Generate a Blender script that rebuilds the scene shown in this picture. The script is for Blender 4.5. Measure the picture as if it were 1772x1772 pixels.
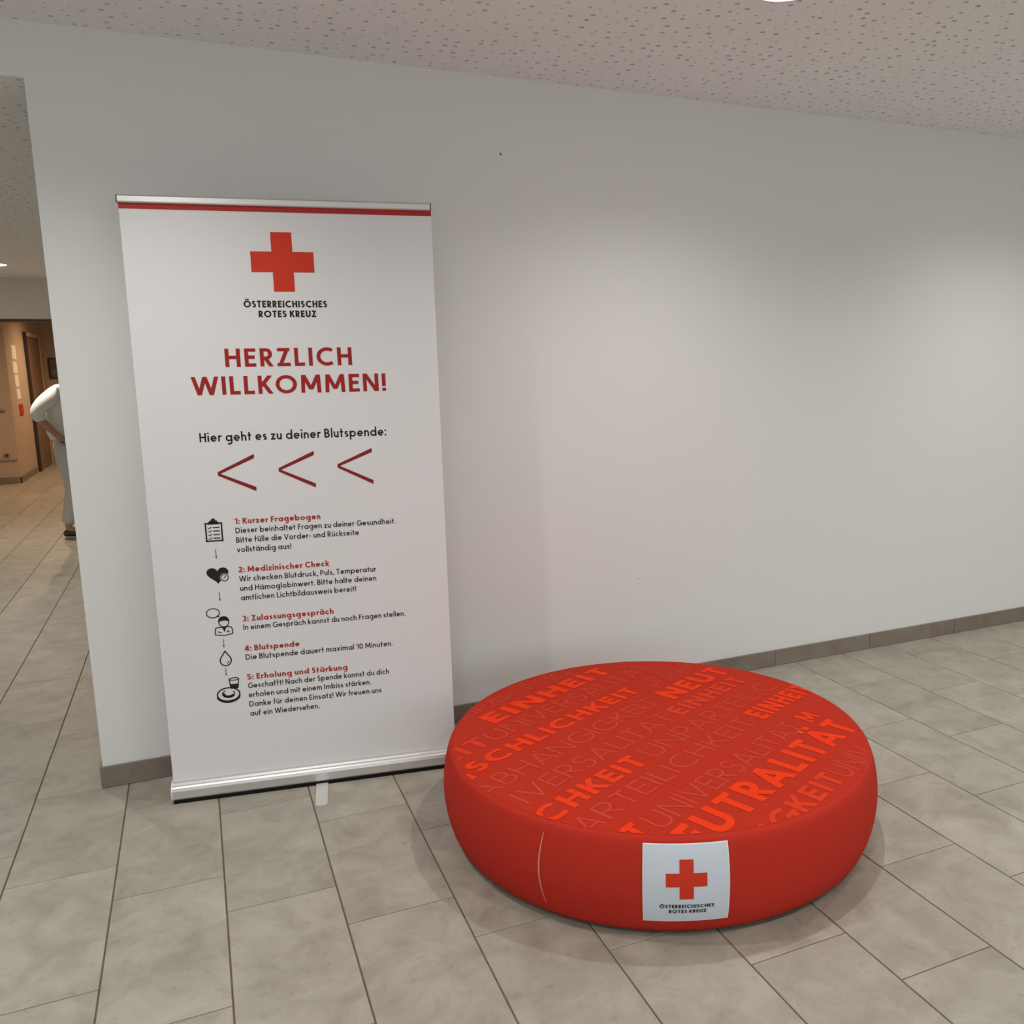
import bpy, bmesh, math, random
from mathutils import Vector, Matrix

for _o in list(bpy.data.objects):
    bpy.data.objects.remove(_o, do_unlink=True)
SC = bpy.context.scene
COL = SC.collection
random.seed(7)
rnd = random.random

# ------------------------------------------------------------------ camera
CAM_H = 1.5105
F_PX, PP_X, PP_Y = 1517.9, 1000.4, 886.0          # focal length and principal point in a 1772 px frame
RIGHT = Vector((0.91594, -0.40093, -0.01778))
FWD = Vector((0.39279, 0.90466, -0.16522))
UP = Vector((0.08233, 0.14435, 0.98610))
cd = bpy.data.cameras.new('camera')
cam = bpy.data.objects.new('camera', cd)
COL.objects.link(cam)
cd.sensor_fit = 'HORIZONTAL'
cd.sensor_width = 36.0
cd.lens = 36.0 * F_PX / 1772.0
cd.shift_x = -(PP_X - 886.0) / 1772.0
cd.shift_y = (PP_Y - 886.0) / 1772.0
cd.clip_start = 0.05
m3 = Matrix((RIGHT, UP, -FWD)).transposed()
cam.matrix_world = Matrix.Translation((0, 0, CAM_H)) @ m3.to_4x4()
SC.camera = cam

# ------------------------------------------------------------------ world, exposure, light levels
W = bpy.data.worlds.new('world')
SC.world = W
W.use_nodes = True
W.node_tree.nodes['Background'].inputs[0].default_value = (0.93, 0.97, 1.0, 1)
W.node_tree.nodes['Background'].inputs[1].default_value = 1.55
SC.view_settings.view_transform = 'Standard'
SC.view_settings.look = 'None'
SC.view_settings.gamma = 1.0
SC.view_settings.exposure = 0.0
SC.view_settings.use_curve_mapping = False
LAMP_W = 60.0           # each downlight of the front room
HALL_W = 125.0
WARM_W = 150.0
COOL = (1.0, 0.985, 0.945)
WARM = (1.0, 0.66, 0.40)


# ------------------------------------------------------------------ materials
def srgb(r, g, b):
    def f(c):
        c /= 255.0
        return c / 12.92 if c <= 0.04045 else ((c + 0.055) / 1.055) ** 2.4
    return (f(r), f(g), f(b), 1.0)


def mat(name, col, rough=0.6, metal=0.0, spec=0.5, noise=0.0, nscale=30.0, bump=0.0, bscale=200.0, emit=0.0, sheen=0.0):
    m = bpy.data.materials.new(name)
    m.use_nodes = True
    nt = m.node_tree
    b = nt.nodes['Principled BSDF']
    if len(col) == 3:
        col = (*col, 1.0)
    b.inputs['Base Color'].default_value = col
    b.inputs['Roughness'].default_value = rough
    b.inputs['Metallic'].default_value = metal
    b.inputs['Specular IOR Level'].default_value = spec
    if sheen:
        b.inputs['Sheen Weight'].default_value = sheen
    if emit:
        b.inputs['Emission Color'].default_value = col
        b.inputs['Emission Strength'].default_value = emit
    tc = nt.nodes.new('ShaderNodeTexCoord')
    if noise:
        n = nt.nodes.new('ShaderNodeTexNoise')
        n.inputs['Scale'].default_value = nscale
        n.inputs['Detail'].default_value = 5
        r = nt.nodes.new('ShaderNodeValToRGB')
        r.color_ramp.elements[0].position = 0.3
        r.color_ramp.elements[1].position = 0.7
        r.color_ramp.elements[0].color = tuple(c * (1 - noise) for c in col[:3]) + (1,)
        r.color_ramp.elements[1].color = tuple(min(1, c * (1 + noise)) for c in col[:3]) + (1,)
        nt.links.new(tc.outputs['Object'], n.inputs['Vector'])
        nt.links.new(n.outputs['Fac'], r.inputs['Fac'])
        nt.links.new(r.outputs['Color'], b.inputs['Base Color'])
    if bump:
        n2 = nt.nodes.new('ShaderNodeTexNoise')
        n2.inputs['Scale'].default_value = bscale
        n2.inputs['Detail'].default_value = 3
        bp = nt.nodes.new('ShaderNodeBump')
        bp.inputs['Strength'].default_value = bump
        bp.inputs['Distance'].default_value = 0.002
        nt.links.new(tc.outputs['Object'], n2.inputs['Vector'])
        nt.links.new(n2.outputs['Fac'], bp.inputs['Height'])
        nt.links.new(bp.outputs['Normal'], b.inputs['Normal'])
    return m


def tile_material(name, lo, hi, rough=0.42):
    m = bpy.data.materials.new(name)
    m.use_nodes = True
    nt = m.node_tree
    L = nt.links.new
    b = nt.nodes['Principled BSDF']
    b.inputs['Roughness'].default_value = rough
    b.inputs['Specular IOR Level'].default_value = 0.4
    tc = nt.nodes.new('ShaderNodeTexCoord')
    oi = nt.nodes.new('ShaderNodeObjectInfo')
    off = nt.nodes.new('ShaderNodeVectorMath')
    off.operation = 'MULTIPLY_ADD'
    cmb = nt.nodes.new('ShaderNodeCombineXYZ')
    for k in range(3):
        L(oi.outputs['Random'], cmb.inputs[k])
    off.inputs[1].default_value = (37.0, 53.0, 71.0)
    L(cmb.outputs[0], off.inputs[0])
    L(tc.outputs['Object'], off.inputs[2])
    n1 = nt.nodes.new('ShaderNodeTexNoise')
    n1.inputs['Scale'].default_value = 7.0
    n1.inputs['Detail'].default_value = 6
    n1.inputs['Roughness'].default_value = 0.62
    n1.inputs['Distortion'].default_value = 0.6
    L(off.outputs[0], n1.inputs['Vector'])
    r1 = nt.nodes.new('ShaderNodeValToRGB')
    r1.color_ramp.elements[0].position = 0.32
    r1.color_ramp.elements[1].position = 0.70
    r1.color_ramp.elements[0].color = lo
    r1.color_ramp.elements[1].color = hi
    L(n1.outputs['Fac'], r1.inputs['Fac'])
    n2 = nt.nodes.new('ShaderNodeTexNoise')
    n2.inputs['Scale'].default_value = 42.0
    n2.inputs['Detail'].default_value = 4
    L(off.outputs[0], n2.inputs['Vector'])
    r2 = nt.nodes.new('ShaderNodeValToRGB')
    r2.color_ramp.elements[0].position = 0.27
    r2.color_ramp.elements[1].position = 0.42
    r2.color_ramp.elements[0].color = (0.80, 0.78, 0.75, 1)
    r2.color_ramp.elements[1].color = (1, 1, 1, 1)
    L(n2.outputs['Fac'], r2.inputs['Fac'])
    mx = nt.nodes.new('ShaderNodeMix')
    mx.data_type = 'RGBA'
    mx.blend_type = 'MULTIPLY'
    mx.inputs[0].default_value = 0.55
    L(r1.outputs['Color'], mx.inputs[6])
    L(r2.outputs['Color'], mx.inputs[7])
    mr = nt.nodes.new('ShaderNodeMapRange')
    mr.inputs[3].default_value = 0.94
    mr.inputs[4].default_value = 1.05
    L(oi.outputs['Random'], mr.inputs[0])
    hs = nt.nodes.new('ShaderNodeHueSaturation')
    L(mr.outputs[0], hs.inputs['Value'])
    L(mx.outputs[2], hs.inputs['Color'])
    L(hs.outputs['Color'], b.inputs['Base Color'])
    bp = nt.nodes.new('ShaderNodeBump')
    bp.inputs['Strength'].default_value = 0.12
    bp.inputs['Distance'].default_value = 0.002
    L(n2.outputs['Fac'], bp.inputs['Height'])
    L(bp.outputs['Normal'], b.inputs['Normal'])
    return m


M = {}
M['wall'] = mat('white_wall_paint', (0.77, 0.775, 0.76), 0.85, spec=0.2)
M['ceil'] = mat('white_ceiling_board', (0.90, 0.90, 0.905), 0.9, spec=0.1)
M['hole'] = mat('dark_acoustic_fleece', (0.035, 0.032, 0.03), 0.95, spec=0.0)
M['tile'] = tile_material('beige_stone_tile', srgb(146, 140, 128), srgb(174, 168, 156))
M['grout'] = mat('brown_grout', srgb(112, 100, 84), 0.9, spec=0.1, noise=0.12, nscale=25)
M['skirt'] = tile_material('taupe_skirting_tile', srgb(122, 111, 101), srgb(140, 129, 119), 0.5)
M['alu'] = mat('brushed_aluminium', (0.72, 0.72, 0.71), 0.36, metal=0.85, bump=0.03, bscale=400)
M['alu_foot'] = mat('pale_aluminium_foot', (0.62, 0.63, 0.60), 0.45, metal=0.4)
M['plastic_dark'] = mat('dark_grey_plastic', (0.06, 0.06, 0.06), 0.5)
M['black_rubber'] = mat('black_rubber', (0.006, 0.006, 0.006), 0.8, spec=0.2)
M['print_white'] = mat('white_banner_film', (0.755, 0.755, 0.765), 0.55, spec=0.3)
M['print_black'] = mat('black_print', (0.012, 0.012, 0.014), 0.6, spec=0.3)
M['print_grey'] = mat('grey_print', (0.22, 0.21, 0.21), 0.6, spec=0.3)
M['cross_red'] = mat('bright_red_print', (0.62, 0.035, 0.010), 0.55, spec=0.3)
M['deep_red'] = mat('deep_red_print', (0.34, 0.014, 0.010), 0.55, spec=0.3)
M['dark_red'] = mat('dark_red_print', (0.235, 0.012, 0.010), 0.55, spec=0.3)
M['head_red'] = mat('muted_red_print', (0.40, 0.030, 0.025), 0.55, spec=0.3)
M['stripe_red'] = mat('stripe_red_print', (0.42, 0.025, 0.025), 0.55, spec=0.3)
M['cloth'] = mat('red_upholstery', (0.50, 0.034, 0.021), 0.9, spec=0.08, noise=0.10, nscale=380, bump=0.35, bscale=700)
M['cloth_top'] = mat('red_printed_upholstery', (0.465, 0.030, 0.014), 0.9, spec=0.08, noise=0.06, nscale=300, bump=0.25, bscale=700)
M['cloth_bold'] = mat('vivid_red_letter_print', (0.80, 0.046, 0.010), 0.9, spec=0.08, bump=0.25, bscale=700)
M['cloth_mid'] = mat('medium_red_letter_print', (0.66, 0.046, 0.017), 0.9, spec=0.08, bump=0.25, bscale=700)
M['cloth_thin'] = mat('pale_red_letter_print', (0.56, 0.059, 0.036), 0.9, spec=0.08, bump=0.25, bscale=700)
M['patch'] = mat('white_label_vinyl', (0.61, 0.68, 0.76), 0.5, spec=0.3)
M['patch_edge'] = mat('white_label_edge', (0.86, 0.87, 0.88), 0.5, spec=0.3)
M['scuff'] = mat('pale_worn_thread', (0.80, 0.25, 0.17), 0.8)
M['lamp'] = mat('lamp_diffuser', (1.0, 0.97, 0.92), 0.5, emit=14.0)
M['lamp_warm'] = mat('warm_lamp_diffuser', (1.0, 0.86, 0.66), 0.5, emit=9.0)
M['ring'] = mat('white_lamp_ring', (0.80, 0.80, 0.78), 0.4)
M['wall_warm'] = mat('cream_wall_paint', (0.50, 0.385, 0.29), 0.8, spec=0.2)  # cream paint with the end room's warm lighting put into its tint
M['wall_grey'] = mat('grey_wall_paint', (0.74, 0.70, 0.66), 0.85, spec=0.2)
M['door'] = mat('brown_door_laminate', (0.21, 0.135, 0.085), 0.5, noise=0.12, nscale=6)
M['frame_dark'] = mat('dark_picture_frame', (0.035, 0.025, 0.018), 0.5)
M['picture'] = mat('olive_picture_print', (0.16, 0.15, 0.09), 0.4, noise=0.55, nscale=9)
M['paper'] = mat('white_paper', (0.85, 0.82, 0.76), 0.8)
M['red_sign'] = mat('red_sign_plastic', (0.45, 0.03, 0.02), 0.5)
M['socket'] = mat('grey_socket_plastic', (0.32, 0.27, 0.22), 0.5)
M['skin'] = mat('warm_skin', (0.46, 0.25, 0.17), 0.55)
M['hair'] = mat('dark_brown_hair', (0.035, 0.022, 0.015), 0.6, bump=0.4, bscale=120)
M['shirt'] = mat('white_cotton', (0.82, 0.82, 0.80), 0.9, bump=0.3, bscale=40)
M['trouser'] = mat('pale_grey_cotton', (0.60, 0.59, 0.58), 0.9, bump=0.2, bscale=60)
M['shoe'] = mat('dark_brown_leather', (0.05, 0.035, 0.03), 0.5)
M['belt'] = mat('black_belt_leather', (0.015, 0.012, 0.012), 0.5)


_m = bpy.data.materials.new('clear_glass')
_m.use_nodes = True
_nt = _m.node_tree
_nt.nodes.remove(_nt.nodes['Principled BSDF'])
_tr = _nt.nodes.new('ShaderNodeBsdfTransparent')
_gl = _nt.nodes.new('ShaderNodeBsdfGlossy')
_gl.inputs['Roughness'].default_value = 0.02
_fr = _nt.nodes.new('ShaderNodeFresnel')
_fr.inputs['IOR'].default_value = 1.45
_mx = _nt.nodes.new('ShaderNodeMixShader')
_nt.links.new(_fr.outputs[0], _mx.inputs[0])
_nt.links.new(_tr.outputs[0], _mx.inputs[1])
_nt.links.new(_gl.outputs[0], _mx.inputs[2])
_nt.links.new(_mx.outputs[0], _nt.nodes['Material Output'].inputs['Surface'])
M['glass'] = _m


# ------------------------------------------------------------------ helpers
def link(name, me, m, parent=None):
    o = bpy.data.objects.new(name, me)
    COL.objects.link(o)
    if m is not None and not me.materials:
        me.materials.append(M[m] if isinstance(m, str) else m)
    if parent is not None:
        o.parent = parent
    return o


def mesh(name, V, F, m, parent=None, smooth=False):
    me = bpy.data.meshes.new(name)
    me.from_pydata([tuple(v) for v in V], [], F)
    me.update()
    if smooth:
        for p in me.polygons:
            p.use_smooth = True
    return link(name, me, m, parent)


def bm_obj(name, bm, m, parent=None, smooth=False):
    me = bpy.data.meshes.new(name)
    bmesh.ops.recalc_face_normals(bm, faces=bm.faces[:])
    bm.to_mesh(me)
    bm.free()
    if smooth:
        for p in me.polygons:
            p.use_smooth = True
    return link(name, me, m, parent)


def add_box(bm, x0, x1, y0, y1, z0, z1, bev=0.0):
    vs = [bm.verts.new(p) for p in ((x0, y0, z0), (x1, y0, z0), (x1, y1, z0), (x0, y1, z0),
                                    (x0, y0, z1), (x1, y0, z1), (x1, y1, z1), (x0, y1, z1))]
    fs = [bm.faces.new([vs[i] for i in f]) for f in ((0, 3, 2, 1), (4, 5, 6, 7), (0, 1, 5, 4), (1, 2, 6, 5), (2, 3, 7, 6), (3, 0, 4, 7))]
    if bev:
        es = list({e for f in fs for e in f.edges})
        bmesh.ops.bevel(bm, geom=es, offset=bev, segments=2, profile=0.6, affect='EDGES')


def box(name, x0, x1, y0, y1, z0, z1, m, parent=None, bev=0.0):
    bm = bmesh.new()
    add_box(bm, x0, x1, y0, y1, z0, z1, bev)
    return bm_obj(name, bm, m, parent)


def add_prism_x(bm, prof, x0, x1):
    """closed y-z profile extruded along x"""
    a = [bm.verts.new((x0, y, z)) for y, z in prof]
    b = [bm.verts.new((x1, y, z)) for y, z in prof]
    n = len(prof)
    bm.faces.new(a[::-1])
    bm.faces.new(b)
    for i in range(n):
        bm.faces.new((a[i], a[(i + 1) % n], b[(i + 1) % n], b[i]))


def lathe(name, prof, m, parent=None, seg=64, smooth=True):
    V, F = [], []
    for r, z in prof:
        for k in range(seg):
            a = 2 * math.pi * k / seg
            V.append((r * math.cos(a), r * math.sin(a), z))
    n = len(prof)
    for i in range(n - 1):
        for k in range(seg):
            k2 = (k + 1) % seg
            F.append((i * seg + k, i * seg + k2, (i + 1) * seg + k2, (i + 1) * seg + k))
    F.append(tuple(range(seg))[::-1])
    F.append(tuple((n - 1) * seg + k for k in range(seg)))
    o = mesh(name, V, F, m, parent, smooth)
    return o


def empty(name, loc, rz=0.0):
    o = bpy.data.objects.new(name, None)
    COL.objects.link(o)
    o.location = loc
    o.rotation_euler = (0, 0, rz)
    o.empty_display_size = 0.1
    return o


def tag(o, label, cat, group=None):
    o['label'] = label
    o['category'] = cat
    if group:
        o['group'] = group
    return o


def structure(o, label=None):
    o['kind'] = 'structure'
    if label:
        o['label'] = label
    return o


# ------------------------------------------------------------------ stroke lettering (geometric sans)
def arc(cx, cy, rx, ry, a0, a1, n=None):
    if n is None:
        n = max(5, int(abs(a1 - a0) / 14))
    return [(cx + rx * math.cos(math.radians(a0 + (a1 - a0) * i / n)), cy + ry * math.sin(math.radians(a0 + (a1 - a0) * i / n))) for i in range(n + 1)]


XH = 0.68


def glyph(ch, w):
    """returns advance width and strokes; cap height is 1"""
    h = w / 2
    S = []
    X = XH
    if ch in 'ÄÖÜäöü':
        base = {'Ä': 'A', 'Ö': 'O', 'Ü': 'U', 'ä': 'a', 'ö': 'o', 'ü': 'u'}[ch]
        a, S = glyph(base, w)
        y = 1.06 if ch in 'ÄÖÜ' else X + 0.12
        d = max(w * 0.95, 0.09)
        c = a / 2 if ch in 'ÄÖÜ' else a / 2 - 0.01
        for q in (-1, 1):
            S = S + [[(c + q * 0.14 - d / 2, y + d / 2), (c + q * 0.14 + d / 2, y + d / 2)]]
        return a, S
    if ch == ' ':
        return 0.30, []
    if ch == 'H':
        a = 0.70; S = [[(h, 0), (h, 1)], [(a - h, 0), (a - h, 1)], [(h, .52), (a - h, .52)]]
    elif ch == 'E':
        a = 0.52; S = [[(h, 0), (h, 1)], [(h, 1 - h), (a, 1 - h)], [(h, .52), (a - .05, .52)], [(h, h), (a, h)]]
    elif ch == 'F':
        a = 0.50; S = [[(h, 0), (h, 1)], [(h, 1 - h), (a, 1 - h)], [(h, .50), (a - .05, .50)]]
    elif ch == 'L':
        a = 0.48; S = [[(h, 0), (h, 1)], [(h, h), (a, h)]]
    elif ch == 'I':
        a = w; S = [[(h, 0), (h, 1)]]
    elif ch == 'T':
        a = 0.58; S = [[(a / 2, 0), (a / 2, 1)], [(0, 1 - h), (a, 1 - h)]]
    elif ch == 'R':
        a = 0.60; r = (0.54 - h) / 2
        S = [[(h, 0), (h, 1)], [(h, 1 - h), (.30, 1 - h)] + arc(.30, 1 - h - r, .27 - h, r, 90, -90)[1:] + [(h, 1 - h - 2 * r)], [(.24, 1 - h - 2 * r), (.60 - h, 0)]]
    elif ch == 'P':
        a = 0.57; r = (0.56 - h) / 2
        S = [[(h, 0), (h, 1)], [(h, 1 - h), (.30, 1 - h)] + arc(.30, 1 - h - r, .27 - h, r, 90, -90)[1:] + [(h, 1 - h - 2 * r)]]
    elif ch == 'B':
        a = 0.60; r1 = (.50 - h) / 2 + .0; r2 = (1 - w - 2 * r1) / 2
        S = [[(h, 0), (h, 1)], [(h, 1 - h), (.30, 1 - h)] + arc(.30, 1 - h - r1, .24 - h, r1, 90, -90)[1:] + [(h, 1 - h - 2 * r1)],
             [(h, h + 2 * r2), (.32, h + 2 * r2)] + arc(.32, h + r2, .28 - h, r2, 90, -90)[1:] + [(h, h)]]
    elif ch == 'D':
        a = 0.78; S = [[(h, 0), (h, 1)], [(h, 1 - h), (.30, 1 - h)] + arc(.30, .5, .48 - h, .5 - h, 90, -90)[1:] + [(h, h)]]
    elif ch == 'Z':
        a = 0.62; S = [[(.02, 1 - h), (a - .02, 1 - h)], [(0, h), (a, h)], [(w * .62, 0), (a - w * .62, 1)]]
    elif ch == 'C':
        a = 0.80; S = [arc(.50, .5, .50 - h, .51 - h, 52, 308)]
    elif ch == 'G':
        a = 0.90; S = [arc(.50, .5, .50 - h, .51 - h, 50, 350), [(.54, .5 - h * .6), (.5 + .50 - h + h, .5 - h * .6)]]
    elif ch == 'O':
        a = 1.0; S = [arc(.50, .5, .50 - h, .51 - h, 0, 360, 28)]
    elif ch == 'K':
        a = 0.64; S = [[(h, 0), (h, 1)], [(w * .7, .40), (.60 - h * .4, 1)], [(.24, .60), (.64 - h * .6, 0)]]
    elif ch == 'M':
        a = 0.98; S = [[(h * .9 + .02, 0), (.10 + h * .4, 1)], [(.10 + h * .5, 1), (.49, .18)], [(.49, .18), (.88 - h * .5, 1)], [(.88 - h * .4, 1), (.96 - h * .9, 0)]]
    elif ch == 'N':
        a = 0.76; S = [[(h, 0), (h, 1)], [(a - h, 0), (a - h, 1)], [(h * 1.1, 1), (a - h * 1.1, 0)]]
    elif ch == 'W':
        a = 1.16; S = [[(h * .6, 1), (.31, 0)], [(.31, 0), (.58, 1)], [(.58, 1), (.85, 0)], [(.85, 0), (a - h * .6, 1)]]
    elif ch == 'V':
        a = 0.74; S = [[(h * .6, 1), (a / 2, 0)], [(a / 2, 0), (a - h * .6, 1)]]
    elif ch == 'A':
        a = 0.76; S = [[(h * .6, 0), (a / 2, 1)], [(a / 2, 1), (a - h * .6, 0)], [(.16, .28), (a - .16, .28)]]
    elif ch == 'U':
        a = 0.70; r = a / 2 - h; S = [[(h, 1), (h, h + r)] + arc(a / 2, h + r, r, r, 180, 360)[1:] + [(a - h, 1)]]
    elif ch in 'Ss':
        a = 0.54 if ch == 'S' else 0.44
        T = 1.0 if ch == 'S' else X
        r1 = (T - w) * .25 * .96; r2 = (T - w) / 2 - r1
        rx = a / 2 - h
        S = [arc(a / 2, T - h - r1, rx * .93, r1, 30, 270) + arc(a / 2, h + r2, rx, r2, 90, -150)[1:]]
    elif ch == '1':
        a = 0.40; S = [[(a - h, 0), (a - h, 1)], [(0.02, .80), (a - h, 1 - h)]]
    elif ch == '0':
        a = 0.62; S = [arc(a / 2, .5, a / 2 - h, .5 - h, 0, 360, 24)]
    elif ch == '2':
        a = 0.56; S = [arc(.27, .70, .25 - h * .6, .30 - h, 170, -25) + [(h, h * 1.2)], [(0, h), (a, h)]]
    elif ch == '3':
        a = 0.54; S = [arc(.25, .76, .22 - h * .4, .24 - h, 150, -90), arc(.25, .28, .27 - h * .5, .28 - h, 90, -150)]
    elif ch == '4':
        a = 0.60; S = [[(.44, 0), (.44, 1)], [(.40, 1), (.03, .25)], [(.0, .27), (a, .27)]]
    elif ch == '5':
        a = 0.55; S = [[(.10, 1 - h), (.50, 1 - h)], [(.10, 1), (.10, .55)], arc(.25, .32, .28 - h * .5, .32 - h, 115, -150)]
    elif ch in 'aqgdbp':
        r = X / 2 - h; R_ = r + .01
        if ch in 'aqgd':
            a = 2 * R_ + w + .02; c = h + R_
            xs = a - h
            S = [arc(c, X / 2, R_, r, 0, 360, 22)]
            if ch == 'a': S += [[(xs, 0), (xs, X)]]
            if ch == 'd': S += [[(xs, 0), (xs, 1.06)]]
            if ch == 'q': S += [[(xs, -.3), (xs, X)]]
            if ch == 'g': S += [[(xs, X), (xs, -.08)] + arc(xs - R_ * .9, -.08, R_ * .9, .2, 0, -140)[1:]]
        else:
            a = 2 * R_ + w + .02; c = a - h - R_
            S = [arc(c, X / 2, R_, r, 0, 360, 22)]
            S += [[(h, 0), (h, 1.06)]] if ch == 'b' else [[(h, -.32), (h, X)]]
    elif ch == 'o':
        a = X + .02; S = [arc(a / 2, X / 2, a / 2 - h, X / 2 - h, 0, 360, 22)]
    elif ch == 'c':
        a = X * .84; S = [arc(X / 2, X / 2, X / 2 - h, X / 2 - h, 48, 312)]
    elif ch == 'e':
        a = X * .98; S = [arc(a / 2, X / 2, a / 2 - h, X / 2 - h, 0, 318), [(h, X / 2), (a - h * .2, X / 2)]]
    elif ch in 'nhmru':
        if ch == 'u':
            a = .56; r = a / 2 - h
            S = [[(h, X), (h, h + r)] + arc(a / 2, h + r, r, r, 180, 360)[1:] + [(a - h, X)], [(a - h, 0), (a - h, X)]]
        elif ch == 'r':
            a = .36; S = [[(h, 0), (h, X)], arc(h + .24, X - h - .20, .24, .20, 180, 75)]
        elif ch == 'm':
            a = .92; r = (a - w) / 4
            S = [[(h, 0), (h, X)]]
            for q in (0, 1):
                c = h + r + q * 2 * r
                S += [[(c - r, X - h - r)] + arc(c, X - h - r, r, r, 180, 0)[1:] + [(c + r, 0)]]
        else:
            a = .56; r = a / 2 - h
            S = [[(h, 0), (h, X if ch == 'n' else 1.06)], [(h, X - h - r)] + arc(a / 2, X - h - r, r, r, 180, 0)[1:] + [(a - h, 0)]]
    elif ch == 'i':
        a = w; d = max(w, .1); S = [[(h, 0), (h, X)], [(h - d / 2, .93), (h + d / 2, .93)]]
    elif ch == 'l':
        a = w; S = [[(h, 0), (h, 1.06)]]
    elif ch == 't':
        a = .38; S = [[(.17, 0), (.17, .95)], [(0, X - h), (a, X - h)]]
    elif ch == 'f':
        a = .38; S = [[(.14, 0), (.14, .84)] + arc(.14 + .16, .84, .16, .2, 180, 80)[1:], [(0, X - h), (a, X - h)]]
    elif ch == 'k':
        a = .54; S = [[(h, 0), (h, 1.06)], [(w * .7, .26), (.50 - h * .4, X)], [(.20, .36), (.54 - h * .6, 0)]]
    elif ch == 'v':
        a = .56; S = [[(h * .6, X), (a / 2, 0)], [(a / 2, 0), (a - h * .6, X)]]
    elif ch == 'w':
        a = .88; S = [[(h * .6, X), (.24, 0)], [(.24, 0), (.44, X)], [(.44, X), (.64, 0)], [(.64, 0), (a - h * .6, X)]]
    elif ch == 'x':
        a = .56; S = [[(h * .7, 0), (a - h * .7, X)], [(h * .7, X), (a - h * .7, 0)]]
    elif ch == 'z':
        a = .50; S = [[(.02, X - h), (a - .02, X - h)], [(0, h), (a, h)], [(w * .6, 0), (a - w * .6, X)]]
    elif ch == '.':
        d = max(w, .12); a = d; S = [[(0, d / 2), (d, d / 2)]]
    elif ch == ',':
        d = max(w, .12); a = d; S = [[(d * .7, d), (d * .3, -.14)]]
    elif ch == ':':
        d = max(w, .13); a = d; S = [[(0, d / 2), (d, d / 2)], [(0, X - d / 2), (d, X - d / 2)]]
    elif ch == '!':
        d = max(w, .12); a = d; S = [[(0, d / 2), (d, d / 2)], [(d / 2, .28), (d / 2, 1)]]
    elif ch == '-':
        a = .34; S = [[(.02, .36), (.32, .36)]]
    else:
        a = .4
    return a, S


class Poly(list):
    """outline with a tiny lift, so that crossing strokes of one letter do not coincide"""
    e = 0.0


def lifted(P, e):
    Q = Poly(P)
    Q.e = e
    return Q


def clip_poly(P, axis, lim, keep_less):
    out = []
    for i in range(len(P)):
        a, b = P[i], P[(i + 1) % len(P)]
        ia = (a[axis] <= lim) if keep_less else (a[axis] >= lim)
        ib = (b[axis] <= lim) if keep_less else (b[axis] >= lim)
        if ia:
            out.append(a)
        if ia != ib:
            t = (lim - a[axis]) / (b[axis] - a[axis])
            out.append((a[0] + (b[0] - a[0]) * t, a[1] + (b[1] - a[1]) * t))
    return out


def clip_half(P, nx, ny, lim):
    out = []
    for i in range(len(P)):
        a, b = P[i], P[(i + 1) % len(P)]
        da, db = a[0] * nx + a[1] * ny - lim, b[0] * nx + b[1] * ny - lim
        if da <= 0:
            out.append(a)
        if (da <= 0) != (db <= 0):
            t = da / (da - db)
            out.append((a[0] + (b[0] - a[0]) * t, a[1] + (b[1] - a[1]) * t))
    return out


def ribbon(pts, w):
    """list of polygons covering a stroke of width w"""
    h = w / 2
    if len(pts) == 2:
        (x0, y0), (x1, y1) = pts
        dx, dy = x1 - x0, y1 - y0
        L = math.hypot(dx, dy)
        dx /= L; dy /= L
        diag = abs(dx) > .02 and abs(dy) > .02
        e = w * 1.2 if diag else 0
        nx, ny = -dy * h, dx * h
        P = [(x0 - dx * e + nx, y0 - dy * e + ny), (x0 - dx * e - nx, y0 - dy * e - ny), (x1 + dx * e - nx, y1 + dy * e - ny), (x1 + dx * e + nx, y1 + dy * e + ny)]
        if diag:
            P = clip_poly(P, 1, max(y0, y1), True)
            P = clip_poly(P, 1, min(y0, y1), False)
        return [P] if len(P) > 2 else []
    n = len(pts)
    closed = math.hypot(pts[0][0] - pts[-1][0], pts[0][1] - pts[-1][1]) < 1e-6
    Lf, Rt = [], []
    for i in range(n):
        if closed:
            p, q = pts[(i - 1) % (n - 1)], pts[(i + 1) % (n - 1) if i + 1 != n - 1 else 0]
            if i == n - 1:
                p, q = pts[n - 2], pts[1]
        else:
            p, q = pts[max(i - 1, 0)], pts[min(i + 1, n - 1)]
        c = pts[i]

        def nrm(a, b):
            dx, dy = b[0] - a[0], b[1] - a[1]
            l = math.hypot(dx, dy) or 1
            return (-dy / l, dx / l)
        n1 = nrm(p, c) if p != c else nrm(c, q)
        n2 = nrm(c, q) if q != c else n1
        mx, my = n1[0] + n2[0], n1[1] + n2[1]
        l = math.hypot(mx, my) or 1
        mx /= l; my /= l
        k = h / max(.5, mx * n1[0] + my * n1[1])
        Lf.append((c[0] + mx * k, c[1] + my * k))
        Rt.append((c[0] - mx * k, c[1] - my * k))
    return [[Lf[i], Rt[i], Rt[i + 1], Lf[i + 1]] for i in range(n - 1)]


def text_polys(text, x0, y0, size, w, x1=None, gap=0.13, anchor='L', grouped=False):
    """polygons of a line of text; when x1 is given the line is fitted to end there"""
    items, x = [], 0.0
    for ch in text:
        a, S = glyph(ch, w)
        items.append((x, S))
        x += a + (gap if ch != ' ' else 0.0)
    total = x - gap
    sx = size if x1 is None else (x1 - x0) / total
    if anchor == 'C':
        x0 -= total * sx / 2
    if anchor == 'R':
        x0 -= total * sx
    out, groups = [], []
    for ox, S in items:
        g = []
        for k, st in enumerate(S):
            for P in ribbon(st, w):
                g.append(lifted([(x0 + (ox + px) * sx, y0 + py * size) for px, py in P], k * 1.2e-4))
        out += g
        groups.append(g)
    return groups if grouped else out


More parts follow.
